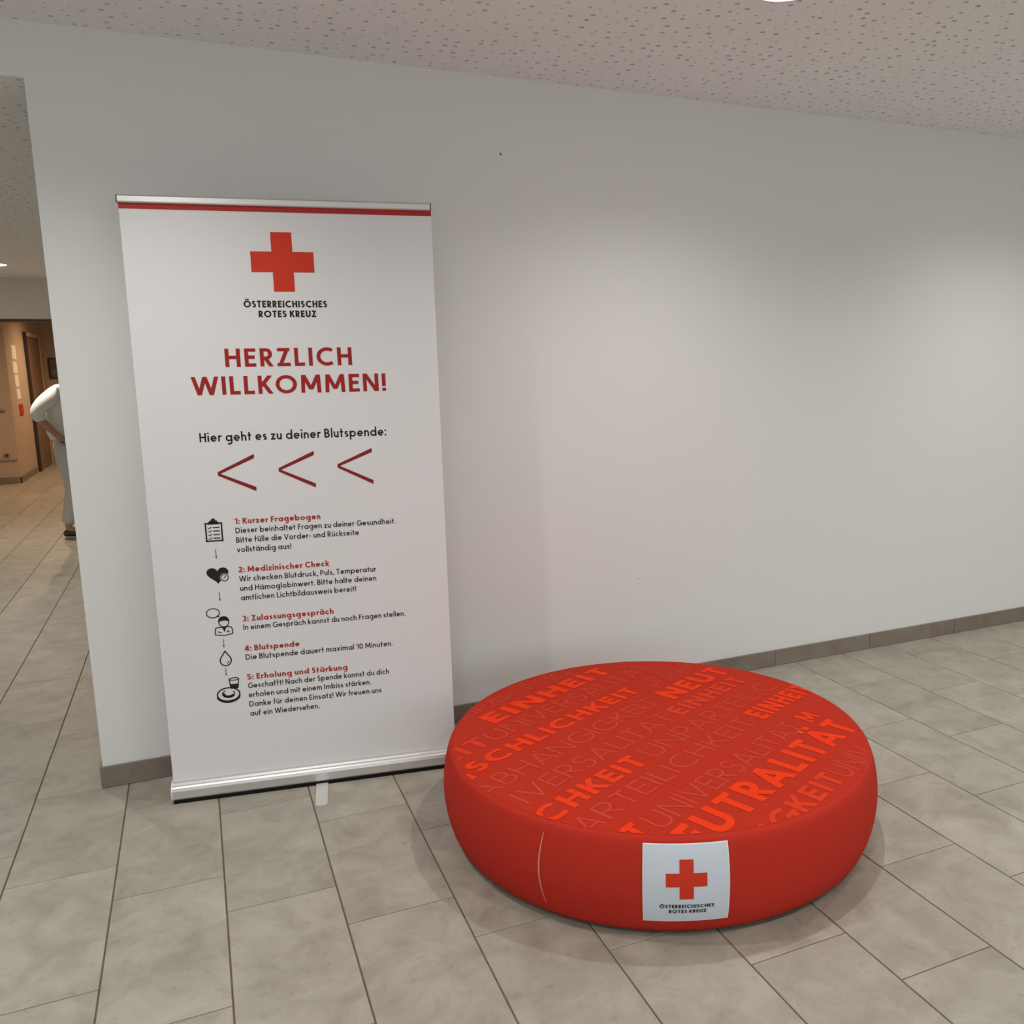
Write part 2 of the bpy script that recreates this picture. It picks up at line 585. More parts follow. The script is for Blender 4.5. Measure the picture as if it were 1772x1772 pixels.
def split_polys(polys, mx):
    """cut polygons into a grid so that they can follow a curved surface"""
    out = []
    for P in polys:
        xs = [p[0] for p in P]
        ys = [p[1] for p in P]
        i0, i1 = math.floor(min(xs) / mx), math.ceil(max(xs) / mx)
        j0, j1 = math.floor(min(ys) / mx), math.ceil(max(ys) / mx)
        for i in range(i0, i1):
            Q = clip_poly(clip_poly(P, 0, (i + 1) * mx, True), 0, i * mx, False)
            if len(Q) < 3:
                continue
            for j in range(j0, j1):
                Z = clip_poly(clip_poly(Q, 1, (j + 1) * mx, True), 1, j * mx, False)
                if len(Z) > 2:
                    out.append(lifted(Z, getattr(P, 'e', 0.0)))
    return out


def poly_obj(name, polys, fn, m, parent):
    V, F = [], []
    for P in polys:
        Q = []
        for p in P:
            if not Q or math.hypot(p[0] - Q[-1][0], p[1] - Q[-1][1]) > 1e-7:
                Q.append(p)
        if len(Q) > 2 and math.hypot(Q[0][0] - Q[-1][0], Q[0][1] - Q[-1][1]) < 1e-7:
            Q.pop()
        if len(Q) < 3:
            continue
        s = sum(Q[i][0] * Q[(i + 1) % len(Q)][1] - Q[(i + 1) % len(Q)][0] * Q[i][1] for i in range(len(Q)))
        if abs(s) < 1e-10:
            continue
        if s < 0:
            Q = Q[::-1]
        b = len(V)
        V += [fn(p[0], p[1], getattr(P, 'e', 0.0)) for p in Q]
        F.append(tuple(range(b, b + len(Q))))
    return mesh(name, V, F, m, parent)


def ell(cx, cy, rx, ry, n=28):
    return [(cx + rx * math.cos(2 * math.pi * i / n), cy + ry * math.sin(2 * math.pi * i / n)) for i in range(n)]


def rect(x0, y0, x1, y1):
    return [(x0, y0), (x1, y0), (x1, y1), (x0, y1)]


def fan(P):
    """triangulate a star-shaped outline about its centre"""
    cx = sum(p[0] for p in P) / len(P)
    cy = sum(p[1] for p in P) / len(P)
    return [[(cx, cy), P[i], P[(i + 1) % len(P)]] for i in range(len(P))]


# ================================================================== THE SETTING
YW = 3.495          # face of the long white wall
XE = -0.413         # its free end
ZC = 2.634          # ceiling of the front room
ZH = 2.474          # ceiling of the passage behind
WT = 0.20           # wall thickness
X_L, X_R, Y_F = -3.6, 7.6, -4.2
Y_B = 10.36         # bulkhead across the passage
Y_P, X_P, Y_E = 14.475, -2.311, 17.9   # block at the end of the passage

# floor: grout bed with single tiles
floor = structure(box('floor', X_L - .2, X_R + .2, Y_F - .2, Y_E + .4, -0.12, -0.0035, 'grout'), 'beige stone tile floor laid in a third bond')
TW, TL, JX, JY = 0.303, 0.606, 0.0043, 0.0030
TX0, TY0 = -0.6347, 3.4925


def project(x, y, z):
    d = Vector((x, y, z - CAM_H))
    f = d.dot(FWD)
    if f < 0.1:
        return None
    return PP_X + F_PX * d.dot(RIGHT) / f, PP_Y - F_PX * d.dot(UP) / f


def tile_bm(bm, x, y, w, l):
    c = 0.0012
    v = [bm.verts.new(p) for p in ((x, y, -.010), (x + w, y, -.010), (x + w, y + l, -.010), (x, y + l, -.010),
                                   (x, y, -c), (x + w, y, -c), (x + w, y + l, -c), (x, y + l, -c),
                                   (x + c, y + c, 0), (x + w - c, y + c, 0), (x + w - c, y + l - c, 0), (x + c, y + l - c, 0))]
    for f in ((8, 9, 10, 11), (4, 5, 9, 8), (5, 6, 10, 9), (6, 7, 11, 10), (7, 4, 8, 11), (0, 1, 5, 4), (1, 2, 6, 5), (2, 3, 7, 6), (3, 0, 4, 7)):
        bm.faces.new([v[i] for i in f])


bm = bmesh.new()
tile_bm(bm, 0, 0, TW - JX, TL - JY)
tile_me = bpy.data.meshes.new('floor_tile')
bm.to_mesh(tile_me)
bm.free()
tile_me.materials.append(M['tile'])
cand, rest = [], []
for col in range(-10, 28):
    x = TX0 + col * TW
    if x < X_L - .1 or x > X_R:
        continue
    ph = TY0 - col * TL / 3
    k0 = math.ceil((Y_F - ph) / TL) - 1
    k1 = math.floor((Y_E - ph) / TL)
    for k in range(k0, k1 + 1):
        y = ph + k * TL
        cx, cy = x + TW / 2, y + TL / 2
        vis = 0
        for px, py in ((x, y), (x + TW, y), (x, y + TL), (x + TW, y + TL), (cx, cy)):
            p = project(px, py, 0)
            if p and -30 < p[0] < 1802 and -30 < p[1] < 1802:
                if py > YW + .02 and px * YW / py > XE + .03:
                    continue
                vis += 1
        if vis:
            p = project(cx, cy, 0)
            cand.append((math.hypot(cx, cy), x, y))
        else:
            rest.append((x, y))
cand.sort()
for d_, x, y in cand[:298]:
    o = bpy.data.objects.new('floor_tile', tile_me)
    COL.objects.link(o)
    o.location = (x + JX / 2, y + JY / 2, 0)
    o.parent = floor
bm = bmesh.new()
for x, y in rest + [(c[1], c[2]) for c in cand[298:]]:
    tile_bm(bm, x + JX / 2, y + JY / 2, TW - JX, TL - JY)
tf = bm_obj('tile_field', bm, 'tile', floor)
tf['kind'] = 'stuff'

# the long white wall with its lintel over the passage
bm = bmesh.new()
add_box(bm, XE, X_R + .2, YW, YW + WT, 0.0, ZC + .06)
add_box(bm, X_L - .2, XE, YW, YW + WT, ZH + .0002, ZC + .06)
add_box(bm, X_L - .2, XE, YW, YW + .0038, ZH - .0127, ZH + .0002)
bmesh.ops.remove_doubles(bm, verts=bm.verts[:], dist=1e-5)
wall_back = structure(bm_obj('wall_back', bm, 'wall'), 'long white plastered wall with lintel over the passage')
bm = bmesh.new()
add_box(bm, 1.208 - .003, 1.208 + .003, YW - .004, YW + .004, 2.345 - .004, 2.345 + .004, .0012)
bm_obj('nail', bm, 'plastic_dark', wall_back)
bm = bmesh.new()
for i in range(4):
    add_box(bm, 1.806 + i * .005, 1.811 + i * .005, YW - .0006, YW + .001, .537 - i * .0016, .539 - i * .0016)
bm_obj('scuff_mark', bm, 'socket', wall_back)

structure(box('wall_left', X_L - .2, X_L, Y_F - .2, Y_E + .4, 0, ZC + .06, 'wall'))
structure(box('wall_right', X_R, X_R + .2, Y_F - .2, YW, 0, ZC + .06, 'wall'))
bm = bmesh.new()
add_box(bm, X_L, X_R, Y_F - .2, Y_F, 0, .12)
add_box(bm, X_L, X_R, Y_F - .2, Y_F, 2.52, ZC + .06)
structure(bm_obj('wall_front', bm, 'wall'))
for k in range(6):  # assumed glazing, added unseen behind the camera to let in soft fill light
    wx0 = X_L + k * (X_R - X_L) / 6
    wx1 = X_L + (k + 1) * (X_R - X_L) / 6
    win = structure(empty('window_%d' % (k + 1), ((wx0 + wx1) / 2, Y_F - .1, .12)))
    hw, hh = (wx1 - wx0) / 2, 2.40
    bm = bmesh.new()
    for q in ((-hw, -hw + .05, 0, hh), (hw - .05, hw, 0, hh), (-hw + .05, hw - .05, 0, .06), (-hw + .05, hw - .05, hh - .06, hh)):
        add_box(bm, q[0], q[1], -.03, .03, q[2], q[3])
    bm_obj('window_frame', bm, 'plastic_dark', win)
    box('window_pane', -hw + .05, hw - .05, -.004, .004, .06, hh - .06, 'glass', win)
structure(box('wall_passage', 0.9, 1.1, YW + WT, Y_E + .2, 0, ZC + .12, 'wall'))

# skirting of tile strips
base = structure(box('baseboard_back', XE + .001, X_R, YW - .003, YW + .002, 0.001, .078, 'grout'), 'taupe stone skirting along the white wall')
n = 0
x = XE - .008
first = None
while x < X_R - .1:
    x2 = min(x + .6, X_R)
    bm = bmesh.new()
    add_box(bm, x + .001, x2 - .001, YW - .012, YW - .001, 0.0015, .081, .001)
    bm_obj('skirting_tile', bm, 'skirt', base)
    x = x2
bm = bmesh.new()
add_box(bm, XE - .010, XE - .0005, YW, YW + WT, 0.0015, .081, .001)
bm_obj('skirting_tile', bm, 'skirt', base)


# perforated acoustic boards
def perforated(x0, x1, y0, y1, z, cell, thick, seed):
    rg = random.Random(seed)
    nx, ny = max(1, round((x1 - x0) / cell)), max(1, round((y1 - y0) / cell))
    cx, cy = (x1 - x0) / nx, (y1 - y0) / ny
    V, F = [], []
    SEG = 8
    for i in range(nx):
        for j in range(ny):
            ax, ay = x0 + i * cx, y0 + j * cy
            r = rg.choice((.0098, .0094, .0076, .0060, .0048, .0042))
            mg = r + .0025
            hx = ax + mg + rg.random() * (cx - 2 * mg)
            hy = ay + mg + rg.random() * (cy - 2 * mg)
            b = len(V)
            V += [(ax + cx, ay + cy / 2, z), (ax + cx, ay + cy, z), (ax + cx / 2, ay + cy, z), (ax, ay + cy, z), (ax, ay + cy / 2, z), (ax, ay, z), (ax + cx / 2, ay, z), (ax + cx, ay, z)]
            for k in range(SEG):
                a = 2 * math.pi * k / SEG
                V.append((hx + r * math.cos(a), hy + r * math.sin(a), z))
            for k in range(SEG):
                a = 2 * math.pi * k / SEG
                V.append((hx + r * math.cos(a), hy + r * math.sin(a), z + thick))
            for k in range(SEG):
                k2 = (k + 1) % SEG
                F.append((b + k, b + SEG + k, b + SEG + k2, b + k2))
                F.append((b + SEG + k, b + 2 * SEG + k, b + 2 * SEG + k2, b + SEG + k2))
    return V, F


PX0, PX1, PY0 = -1.8, 6.2, 0.4
bm = bmesh.new()
add_box(bm, X_L, PX0, Y_F, YW, ZC, ZC + .10)
add_box(bm, PX1, X_R, Y_F, YW, ZC, ZC + .10)
add_box(bm, PX0, PX1, Y_F, PY0, ZC, ZC + .10)
ceiling = structure(bm_obj('ceiling', bm, 'ceil'), 'white ceiling of perforated acoustic boards above the front room')
V, F = perforated(PX0, PX1, PY0, YW, ZC, .056, .0125, 3)
o = mesh('perforated_board', V, F, 'ceil', ceiling)
o['kind'] = 'stuff'
box('fleece_backing', PX0, PX1, PY0, YW, ZC + .0126, ZC + .10, 'hole', ceiling)
bm = bmesh.new()
add_box(bm, X_L, -2.9, YW + WT, Y_B, ZH - .0127, ZH + .1)
add_box(bm, .0, 1.0, YW + WT, Y_B, ZH - .0127, ZH + .1)
add_box(bm, -2.9, .0, 7.6, Y_B, ZH - .0127, ZH + .1)
ceil2 = structure(bm_obj('ceiling_passage', bm, 'ceil'), 'lower perforated ceiling above the passage')
V, F = perforated(-2.9, XE - .001, YW + .004, YW + WT, ZH - .0127, .050, .0125, 6)
V2, F2 = perforated(-2.9, .0, YW + WT, 7.6, ZH - .0127, .056, .0125, 5)
F = F + [tuple(i + len(V) for i in f) for f in F2]
V = V + V2
o = mesh('perforated_board', V, F, 'ceil', ceil2)
o['kind'] = 'stuff'
bm = bmesh.new()
add_box(bm, -2.9, XE - .001, YW + .004, YW + WT, ZH - .0002, ZH + .0001)
add_box(bm, -2.9, .0, YW + WT, 7.6, ZH - .0002, ZH + .1)
bm_obj('fleece_backing', bm, 'hole', ceil2)

# bulkhead and the warm room at the end of the passage
trim = structure(box('trim_1', X_L, .9, Y_B, Y_B + .25, 2.055, ZH + .1, 'wall_grey'), 'grey bulkhead across the passage')
box('edge_strip', X_L, .9, Y_B - .006, Y_B + .256, 2.040, 2.058, 'frame_dark', trim)
structure(box('ceiling_end_room', X_L, .9, Y_B + .25, Y_E + .2, 2.62, 2.72, 'wall_warm'))
blk = structure(box('wall_end_block', X_L, X_P, Y_P, Y_E + .2, 0, 2.62, 'wall_warm'), 'cream wall block at the end of the passage')
box('skirting_strip', X_L, X_P + .012, Y_P - .012, Y_P - .0005, .001, .09, 'skirt', blk)
box('skirting_strip', X_P + .0005, X_P + .012, Y_P - .012, 15.9, .001, .09, 'skirt', blk)
structure(box('wall_end', X_P, .9, Y_E, Y_E + .2, 0, 2.62, 'wall_warm'), 'cream end wall with a picture')
structure(box('baseboard_end', X_P + .02, .9, Y_E - .012, Y_E - .0005, .001, .09, 'skirt'))

door = structure(empty('door_1', (X_P, 16.75, 0)), 'brown door in the side of the cream wall block')
box('door_leaf', .002, .030, -.62, .62, .005, 2.10, 'door', door, .004)
box('door_frame', .001, .045, -.70, -.625, 0, 2.17, 'frame_dark', door, .004)
box('door_frame', .001, .045, .625, .70, 0, 2.17, 'wall_warm', door, .004)
box('door_frame', .001, .045, -.625, .625, 2.105, 2.17, 'wall_warm', door, .004)
h_ = bmesh.new()
add_box(h_, .030, .085, -.55, -.53, 1.02, 1.04, .004)
add_box(h_, .070, .085, -.55, -.42, 1.02, 1.04, .004)
bm_obj('door_handle', h_, 'alu', door)


# ================================================================== DOWNLIGHTS
def downlight(x, y, z, watts, colour, label, diff='lamp', spot=2.50, r=.095, soft=.022):
    t = empty('downlight', (x, y, z))
    tag(t, label, 'ceiling light', 'recessed round ceiling downlights')
    ring = [(r + .016, -.0005), (r + .014, -.005), (r + .004, -.006), (r, -.002), (r, -.0005)]
    lathe_ring('trim_ring', ring, 'ring', t)
    lathe('diffuser', [(r - .001, -.0008), (r - .002, -.0022), (r * .4, -.0030)], diff, t, 40)
    ld = bpy.data.lights.new('downlight_beam', 'SPOT')
    ld.energy = watts
    ld.color = colour
    ld.spot_size = spot
    ld.spot_blend = 1.0
    ld.shadow_soft_size = soft
    lo = bpy.data.objects.new('downlight_beam', ld)
    COL.objects.link(lo)
    lo.parent = t
    lo.location = (0, 0, -.02 - soft)
    return t


def lathe_ring(name, prof, m, parent, seg=40):
    V, F = [], []
    n = len(prof)
    for r, z in prof:
        for k in range(seg):
            a = 2 * math.pi * k / seg
            V.append((r * math.cos(a), r * math.sin(a), z))
    for i in range(n):
        i2 = (i + 1) % n
        for k in range(seg):
            k2 = (k + 1) % seg
            F.append((i * seg + k, i * seg + k2, i2 * seg + k2, i2 * seg + k))
    return mesh(name, V, F, m, parent, True)


for yy, rown in ((2.39, 'row nearest the wall'), (0.29, 'second row from the wall'), (-1.81, 'third row from the wall')):  # second and third rows are unseen, added to light the room
    for xx, where in ((-2.44, 'left of the passage opening'), (-.34, 'level with the roll-up banner'), (1.76, 'above the red pouf'), (3.86, 'to the right of the red pouf'), (5.96, 'farthest to the right')):
        if rown.startswith('third') and xx in (-2.44, 5.96):
            continue
        downlight(xx, yy, ZC, LAMP_W, COOL, 'round downlight %s, %s' % (where, rown))
downlight(-1.50, 9.20, ZH - .0127, HALL_W, (1.0, .86, .70), 'white downlight in the passage ceiling just before the grey bulkhead', spot=2.5, r=.12)
downlight(-1.50, 5.90, ZH - .0127, HALL_W, COOL, 'round white downlight in the middle of the passage ceiling', spot=2.5)
downlight(-1.55, 12.6, 2.62, WARM_W, WARM, 'round warm downlight in the end room in front of the cream block', 'lamp_warm', 2.9)
downlight(-1.20, 15.6, 2.62, WARM_W, WARM, 'round warm downlight in the end room near the picture', 'lamp_warm', 2.9)

# ================================================================== ROLL-UP BANNER
B_ANG = math.radians(-8.55)
bd = Vector((math.cos(B_ANG), math.sin(B_ANG), 0))
bn = Vector((-bd.y, bd.x, 0))
B_O = Vector((-.173, 3.236, 0)) + bd * .5 + bn * .05
banner = tag(empty('roll_up_banner', B_O, B_ANG), 'tall white roll-up banner with red cross and welcome text beside the red pouf', 'banner')


def BL(s, o, z):
    return (s - .5, o - .05, z)


def prof_pts(pts):
    return [(o - .05, z) for o, z in pts]


# cassette
bm = bmesh.new()
add_prism_x(bm, prof_pts([(.004, .012), (.000, .020), (.000, .046), (.004, .056), (.008, .060), (.016, .062), (.020, .068), (.030, .070), (.074, .070), (.088, .064), (.097, .050), (.100, .030), (.097, .012)]), -.506, .506)
bm_obj('cassette', bm, 'alu', banner)
bm = bmesh.new()
add_box(bm, -.503, .503, .001 - .05, .097 - .05, .0005, .0125)
bm_obj('base_strip', bm, 'black_rubber', banner)
for sx in (-1, 1):
    bm = bmesh.new()
    add_prism_x(bm, prof_pts([(.005, .010), (-.001, .020), (-.001, .047), (.006, .060), (.018, .067), (.030, .072), (.076, .072), (.090, .065), (.099, .050), (.102, .030), (.098, .010)]), sx * .506, sx * .5095)
    bm_obj('end_cap', bm, 'ring', banner)
# swivel feet
for o0, o1, nm in ((-.172, .05, 1), (.05, .27, 2)):
    bm = bmesh.new()
    hw = .021
    if nm == 1:
        out = [(hw, o1)] + [(hw, o0 + .012)] + [(hw - .012 + .012 * math.cos(math.radians(a)), o0 + .012 - .012 * math.sin(math.radians(a))) for a in (30, 60, 90)] + \
              [(-hw + .012 - .012 * math.cos(math.radians(a)), o0 + .012 - .012 * math.sin(math.radians(a))) for a in (90, 60, 30)] + [(-hw, o0 + .012), (-hw, o1)]
    else:
        out = [(hw, o0), (hw, o1 - .012), (hw - .008, o1), (-hw + .008, o1), (-hw, o1 - .012), (-hw, o0)]
    a = [bm.verts.new((.003 + px, py - .05, .0005)) for px, py in out]
    b = [bm.verts.new((.003 + px, py - .05, .006)) for px, py in out]
    bm.faces.new(a)
    bm.faces.new(b)
    for i in range(len(out)):
        j = (i + 1) % len(out)
        bm.faces.new((a[i], a[j], b[j], b[i]))
    bm_obj('swivel_foot', bm, 'alu_foot', banner)

# print
o0f, o1f, zf0 = .035, .075, .07
upv = Vector((0, (o1f - o0f), 1.96)).normalized()
nfv = Vector((0, -upv.z, upv.y))


def FB(s, t, off=0.0):
    p = Vector((s - .5, o0f - .05, zf0)) + upv * t + nfv * off
    return (p.x, p.y, p.z)


V = [FB(s, t, o) for o in (0, -.0012) for s, t in ((-.005, -.015), (1.0, -.015), (1.0, 1.995), (-.005, 1.995))]
panel = mesh('printed_panel', V, [(0, 1, 2, 3), (7, 6, 5, 4), (0, 4, 5, 1), (1, 5, 6, 2), (2, 6, 7, 3), (3, 7, 4, 0)], 'print_white', banner)


def on_panel(name, polys, m):
    return poly_obj(name, polys, lambda s, t, e: FB(s, t, .0006 + e), m, panel)


# top rail
bm = bmesh.new()
prof = [(-.008, 1.986), (-.011, 1.990), (-.011, 2.006), (-.007, 2.011), (.008, 2.011), (.010, 2.006), (.010, 1.986)]
for (s0, s1, nm, mm, gr) in ((-.005, .996, 'top_rail', 'alu', 0), (-.009, -.005, 'rail_end_cap', 'plastic_dark', .001), (.996, 1.000, 'rail_end_cap', 'plastic_dark', .001)):
    V, F = [], []
    for s in (s0, s1):
        for o, t in prof:
            V.append(FB(s, t, -o))
    n = len(prof)
    F = [tuple(range(n)), tuple(range(2 * n - 1, n - 1, -1))] + [(i, n + i, n + (i + 1) % n, (i + 1) % n) for i in range(n)]
    bm = bmesh.new()
    bv = [bm.verts.new(v) for v in V]
    for f in F:
        bm.faces.new([bv[i] for i in f])
    bm_obj(nm, bm, mm, banner)
# pole behind
bm = bmesh.new()
add_box(bm, -.010, .010, .082 - .05, .100 - .05, .06, 2.045, .004)
add_box(bm, -.013, .013, .076 - .05, .108 - .05, .06, .12, .004)
bm_obj('support_pole', bm, 'alu', banner)

on_panel('red_stripe', [rect(-.005, 1.968, 1.0, 1.987)], 'stripe_red')
cx, cy, a3, a1 = .490, 1.805, .1025, .0342
on_panel('red_cross', [rect(cx - a1, cy - a3 + .004, cx + a1, cy + a3 - .004), rect(cx - a3, cy - a1, cx - a1, cy + a1), rect(cx + a1, cy - a1, cx + a3, cy + a1)], 'cross_red')
on_panel('emblem_lettering', text_polys('ÖSTERREICHISCHES', .354, 1.654, .0225, .225, .627, .14), 'print_black')
on_panel('emblem_lettering', text_polys('ROTES KREUZ', .400, 1.621, .0225, .225, .589, .14), 'print_black')
on_panel('welcome_lettering', text_polys('HERZLICH', .281, 1.455, .062, .185, .700, .19), 'deep_red')
on_panel('welcome_lettering', text_polys('WILLKOMMEN!', .170, 1.362, .062, .185, .812, .17), 'deep_red')
on_panel('direction_lettering', text_polys('Hier geht es zu deiner Blutspende:', .179, 1.203, .0315, .170, .804, .14), 'print_black')
for k in range(3):
    tx, ty, w_ = .228 + .2 * k, 1.092 + .0045 * k, .0105
    ux, uy, dx, dy = tx + .122, 1.152 + .002 * k, tx + .122, 1.030 + .002 * k
    on_panel('arrow', [[(tx, ty + .006), (tx, ty - .004), (ux, uy - w_), (ux, uy + w_ * .4)], lifted([(tx, ty + .004), (tx, ty - .006), (dx, dy - w_ * .4), (dx, dy + w_)], 2e-4)], 'dark_red')
heads = [('1: Kurzer Fragebogen', .914, .558), ('2: Medizinischer Check', .741, .577), ('3: Zulassungsgespräch', .563, .582), ('4: Blutspende', .454, .456), ('5: Erholung und Stärkung', .348, .618)]
for tx, bl, e in heads:
    on_panel('step_heading', text_polys(tx, .270, bl, .0205, .205, e, .13), 'head_red')
body = [('Dieser beinhaltet Fragen zu deiner Gesundheit.', .881, .820), ('Bitte fülle die Vorder- und Rückseite', .8475, .688), ('vollständig aus!', .8135, .452),
        ('Wir checken Blutdruck, Puls, Temperatur', .708, .741), ('und Hämoglobinwert. Bitte halte deinen', .674, .740), ('amtlichen Lichtbildausweis bereit!', .640, .666),
        ('In einem Gespräch kannst du noch Fragen stellen.', .532, .837),
        ('Die Blutspende dauert maximal 10 Minuten.', .422, .785),
        ('Geschafft! Nach der Spende kannst du dich', .316, .766), ('erholen und mit einem Imbiss stärken.', .282, .699), ('Danke für deinen Einsatz! Wir freuen uns', .247, .735), ('auf ein Wiedersehen.', .212, .510)]
for tx, bl, e in body:
    on_panel('step_text_line', text_polys(tx, .270, bl, .0198, .158, e, .13), 'print_black')


def stroke(pts, w):
    return ribbon(pts, w)


# step icons
ic = []
for a, b in (((.174, .923), (.174, .857)), ((.226, .923), (.226, .857)), ((.171, .859), (.229, .859)), ((.171, .921), (.229, .921))):
    ic += stroke([a, b], .005)
ic += [[(.181, .917), (.219, .917), (.213, .930), (.187, .930)], [(.191, .930), (.209, .930), (.204, .938), (.196, .938)]]
for k in range(4):
    y = .906 - k * .0125
    ic += stroke([(.197, y), (.219, y)], .0035) + stroke([(.181, y), (.186, y - .004)], .003) + stroke([(.186, y - .004), (.192, y + .003)], .003)
on_panel('clipboard_icon', ic, 'print_black')
hpts = []
for i in range(48):
    t = 2 * math.pi * i / 48
    hx = 16 * math.sin(t) ** 3
    hy = 13 * math.cos(t) - 5 * math.cos(2 * t) - 2 * math.cos(3 * t) - math.cos(4 * t)
    hpts.append((.200 + hx * .0362 / 16, .739 + hy * .00205))
ho = on_panel('heart_icon', fan(hpts), 'print_black')
poly_obj('heart_gauge', [ell(.222, .727, .0150, .0150)], lambda s, t, e: FB(s, t, .0010 + e), 'print_white', panel)
poly_obj('heart_gauge_dial', stroke(arc(.222, .727, .0122, .0122, 0, 360, 24), .0032) + stroke([(.219, .723), (.227, .733)], .003), lambda s, t, e: FB(s, t, .0014 + e), 'print_black', panel)
ic = stroke(arc(.174, .602, .0215, .0165, 0, 360, 28), .0034) + [[(.184, .589), (.196, .584), (.190, .595)]]
hd = arc(.207, .570, .0185, .0185, -10, 190, 18)
ic += fan(hd + [(.200, .572), (.214, .572)])
ic += stroke(arc(.207, .568, .0165, .0185, 180, 360, 14), .0034)
ic += stroke([(.176, .522), (.177, .541)] + arc(.188, .541, .011, .008, 180, 90, 5) + arc(.222, .541, .011, .008, 90, 0, 5) + [(.234, .522)], .0036)
ic += stroke([(.176, .523), (.205, .518), (.234, .523)], .0036)
ic += [[(.200, .548), (.214, .548), (.207, .530)]] + stroke([(.184, .534), (.196, .529)], .003) + stroke([(.219, .537), (.219, .528)], .003) + stroke([(.215, .532), (.224, .532)], .003)
on_panel('interview_icon', ic, 'print_black')
dr = [(.203, .4610)] + [(.203 + .0185 * math.cos(math.radians(a)) * (1 - .08 * 0), .4270 + .0195 * math.sin(math.radians(a))) for a in range(40, -221, -13)] + [(.203, .4610)]
on_panel('drop_icon', stroke(dr, .0042) + stroke(arc(.203, .427, .0105, .0115, -15, -70, 6), .003), 'print_black')
ic = stroke(arc(.203, .301, .0375, .0245, 0, 360, 32), .0048) + stroke(arc(.203, .2945, .0375, .0225, 180, 360, 20), .005)
ic += stroke(arc(.203, .304, .0205, .0120, 120, 400, 20), .0038) + stroke(arc(.204, .301, .0165, .0085, 150, 350, 14), .0095)
on_panel('plate_icon', ic, 'print_black')
ic = stroke([(.2085, .356), (.2125, .322)], .0036) + stroke([(.2405, .356), (.2365, .322)], .0036) + stroke(arc(.2245, .356, .016, .0045, 0, 360, 20), .0032)
ic += [[(.2105, .338), (.2385, .338), (.2365, .320), (.2125, .320)]]
on_panel('glass_icon', ic, 'print_black')
for y0, y1 in ((.830, .797), (.677, .645), (.507, .475), (.398, .371)):
    on_panel('step_arrow', stroke([(.2005, y0), (.2005, y1)], .0030) + [[(.2005 - .0042, y1 + .007), (.2005, y1 - .001), (.2005 + .0042, y1 + .007)]], 'print_grey')

# ================================================================== ROUND POUF
PC = Vector((1.3426, 2.467, 0))
pouf = tag(empty('round_pouf', PC), 'low round red upholstered pouf printed with words, white cross label on its side', 'pouf')
Z0, ZS, R_B, R_S, BUL = .018, .296, .676, .681, .0351


def side_r(z):
    t = min(1, max(0, (z - Z0) / (ZS - Z0)))
    return R_B + (R_S - R_B) * t + BUL * max(0.0, math.sin(math.pi * t)) ** .62


def top_z(r):
    q = min(1.0, r / R_S)
    return ZS + .014 * (1 - q ** 6) ** .5 * .62 + .006 * (1 - q * q)


prof = [(.60, Z0 - .001), (R_B - .016, Z0 - .002)] + [(side_r(Z0 + (ZS - Z0) * (i / 22)), Z0 + (ZS - Z0) * (i / 22)) for i in range(23)] + [(R_S - .03, ZS - .01)]
lathe('side_cover', prof, 'cloth', pouf, 128)
tp = [(R_S - .004, ZS - .012), (R_S, ZS)] + [(R_S * q, top_z(R_S * q)) for q in (.997, .99, .98, .96, .93, .88, .8, .65, .45, .2)]
top = lathe('printed_top_cover', tp, 'cloth_top', pouf, 128)
lathe('base_board', [(.640, .0005), (.655, .003), (.655, .0165), (.640, .018)], 'black_rubber', pouf, 96)

ta = math.radians(25.7)


def on_top(name, polys, m, off):
    out = []
    for P in split_polys(polys, .010):
        rl = R_S - .0015
        if max(math.hypot(*p) for p in P) > rl:
            ca_ = math.atan2(sum(p[1] for p in P), sum(p[0] for p in P))
            P = lifted(clip_half(P, math.cos(ca_), math.sin(ca_), rl), P.e)
        if len(P) > 2:
            out.append(P)
    if not out:
        return None

    def fn(u, v, e):
        r = math.hypot(u, v)
        return (u * math.cos(ta) - v * math.sin(ta), u * math.sin(ta) + v * math.cos(ta), top_z(r) + off + e)
    return poly_obj(name, out, fn, m, top)


def tt(text, u, v, size, w, u1=None, gap=.16, anchor='L'):
    return text_polys(text, u, v, size, w, u1, gap, anchor, True)


def word(kind, groups):
    m, off = {'thin': ('cloth_thin', .0006), 'mid': ('cloth_mid', .0008), 'bold': ('cloth_bold', .0010)}[kind]
    for g in groups:
        on_top('letter', g, m, off)


word('thin', tt('UNPARTEILICHKEIT', -.42, .560, .062, .075, .47))
word('bold', tt('EINHEIT', -.325, .440, .090, .215, .325))
word('thin', tt('UNIVERSALITÄT', .385, .445, .07, .075))
word('mid', tt('EIT', -.625, .336, .078, .17, -.436))
word('thin', tt('UNIVERSALITÄT', -.418, .334, .080, .085, .46))
word('thin', tt('UNABHÄNGIGKEIT', -.598, .395, .05, .075, -.38))
word('bold', tt('SCHLICHKEIT', -.610, .220, .074, .205, .215))
word('bold', tt('MEN', -.628, .205, .08, .24, None, .16, 'R'))
word('thin', tt('UNPARTEILICHKEIT', .275, .215, .080, .075))
word('thin', tt('ABHÄNGIGKEIT', -.700, .093, .080, .085, .168))
word('bold', tt('NEUT', .225, .076, .098, .215, .615))
word('thin', tt('IVERSALITÄT', -.650, -.030, .080, .085, .088))
word('mid', tt('EINHEIT', .120, -.028, .076, .205, .565))
word('bold', tt('CHKEIT', -.690, -.149, .080, .205, -.245))
word('thin', tt('UNPARTEILIC', -.205, -.149, .082, .075, .580))
word('bold', tt('MENS', -.71, -.149, .08, .2, None, .16, 'R'))
word('thin', tt('RTEILICHKEIT', -.572, -.264, .080, .085, .222))
word('thin', tt('UNPA', -.592, -.264, .080, .085, None, .16, 'R'))
word('bold', tt('EINHEIT', .266, -.264, .086, .215))
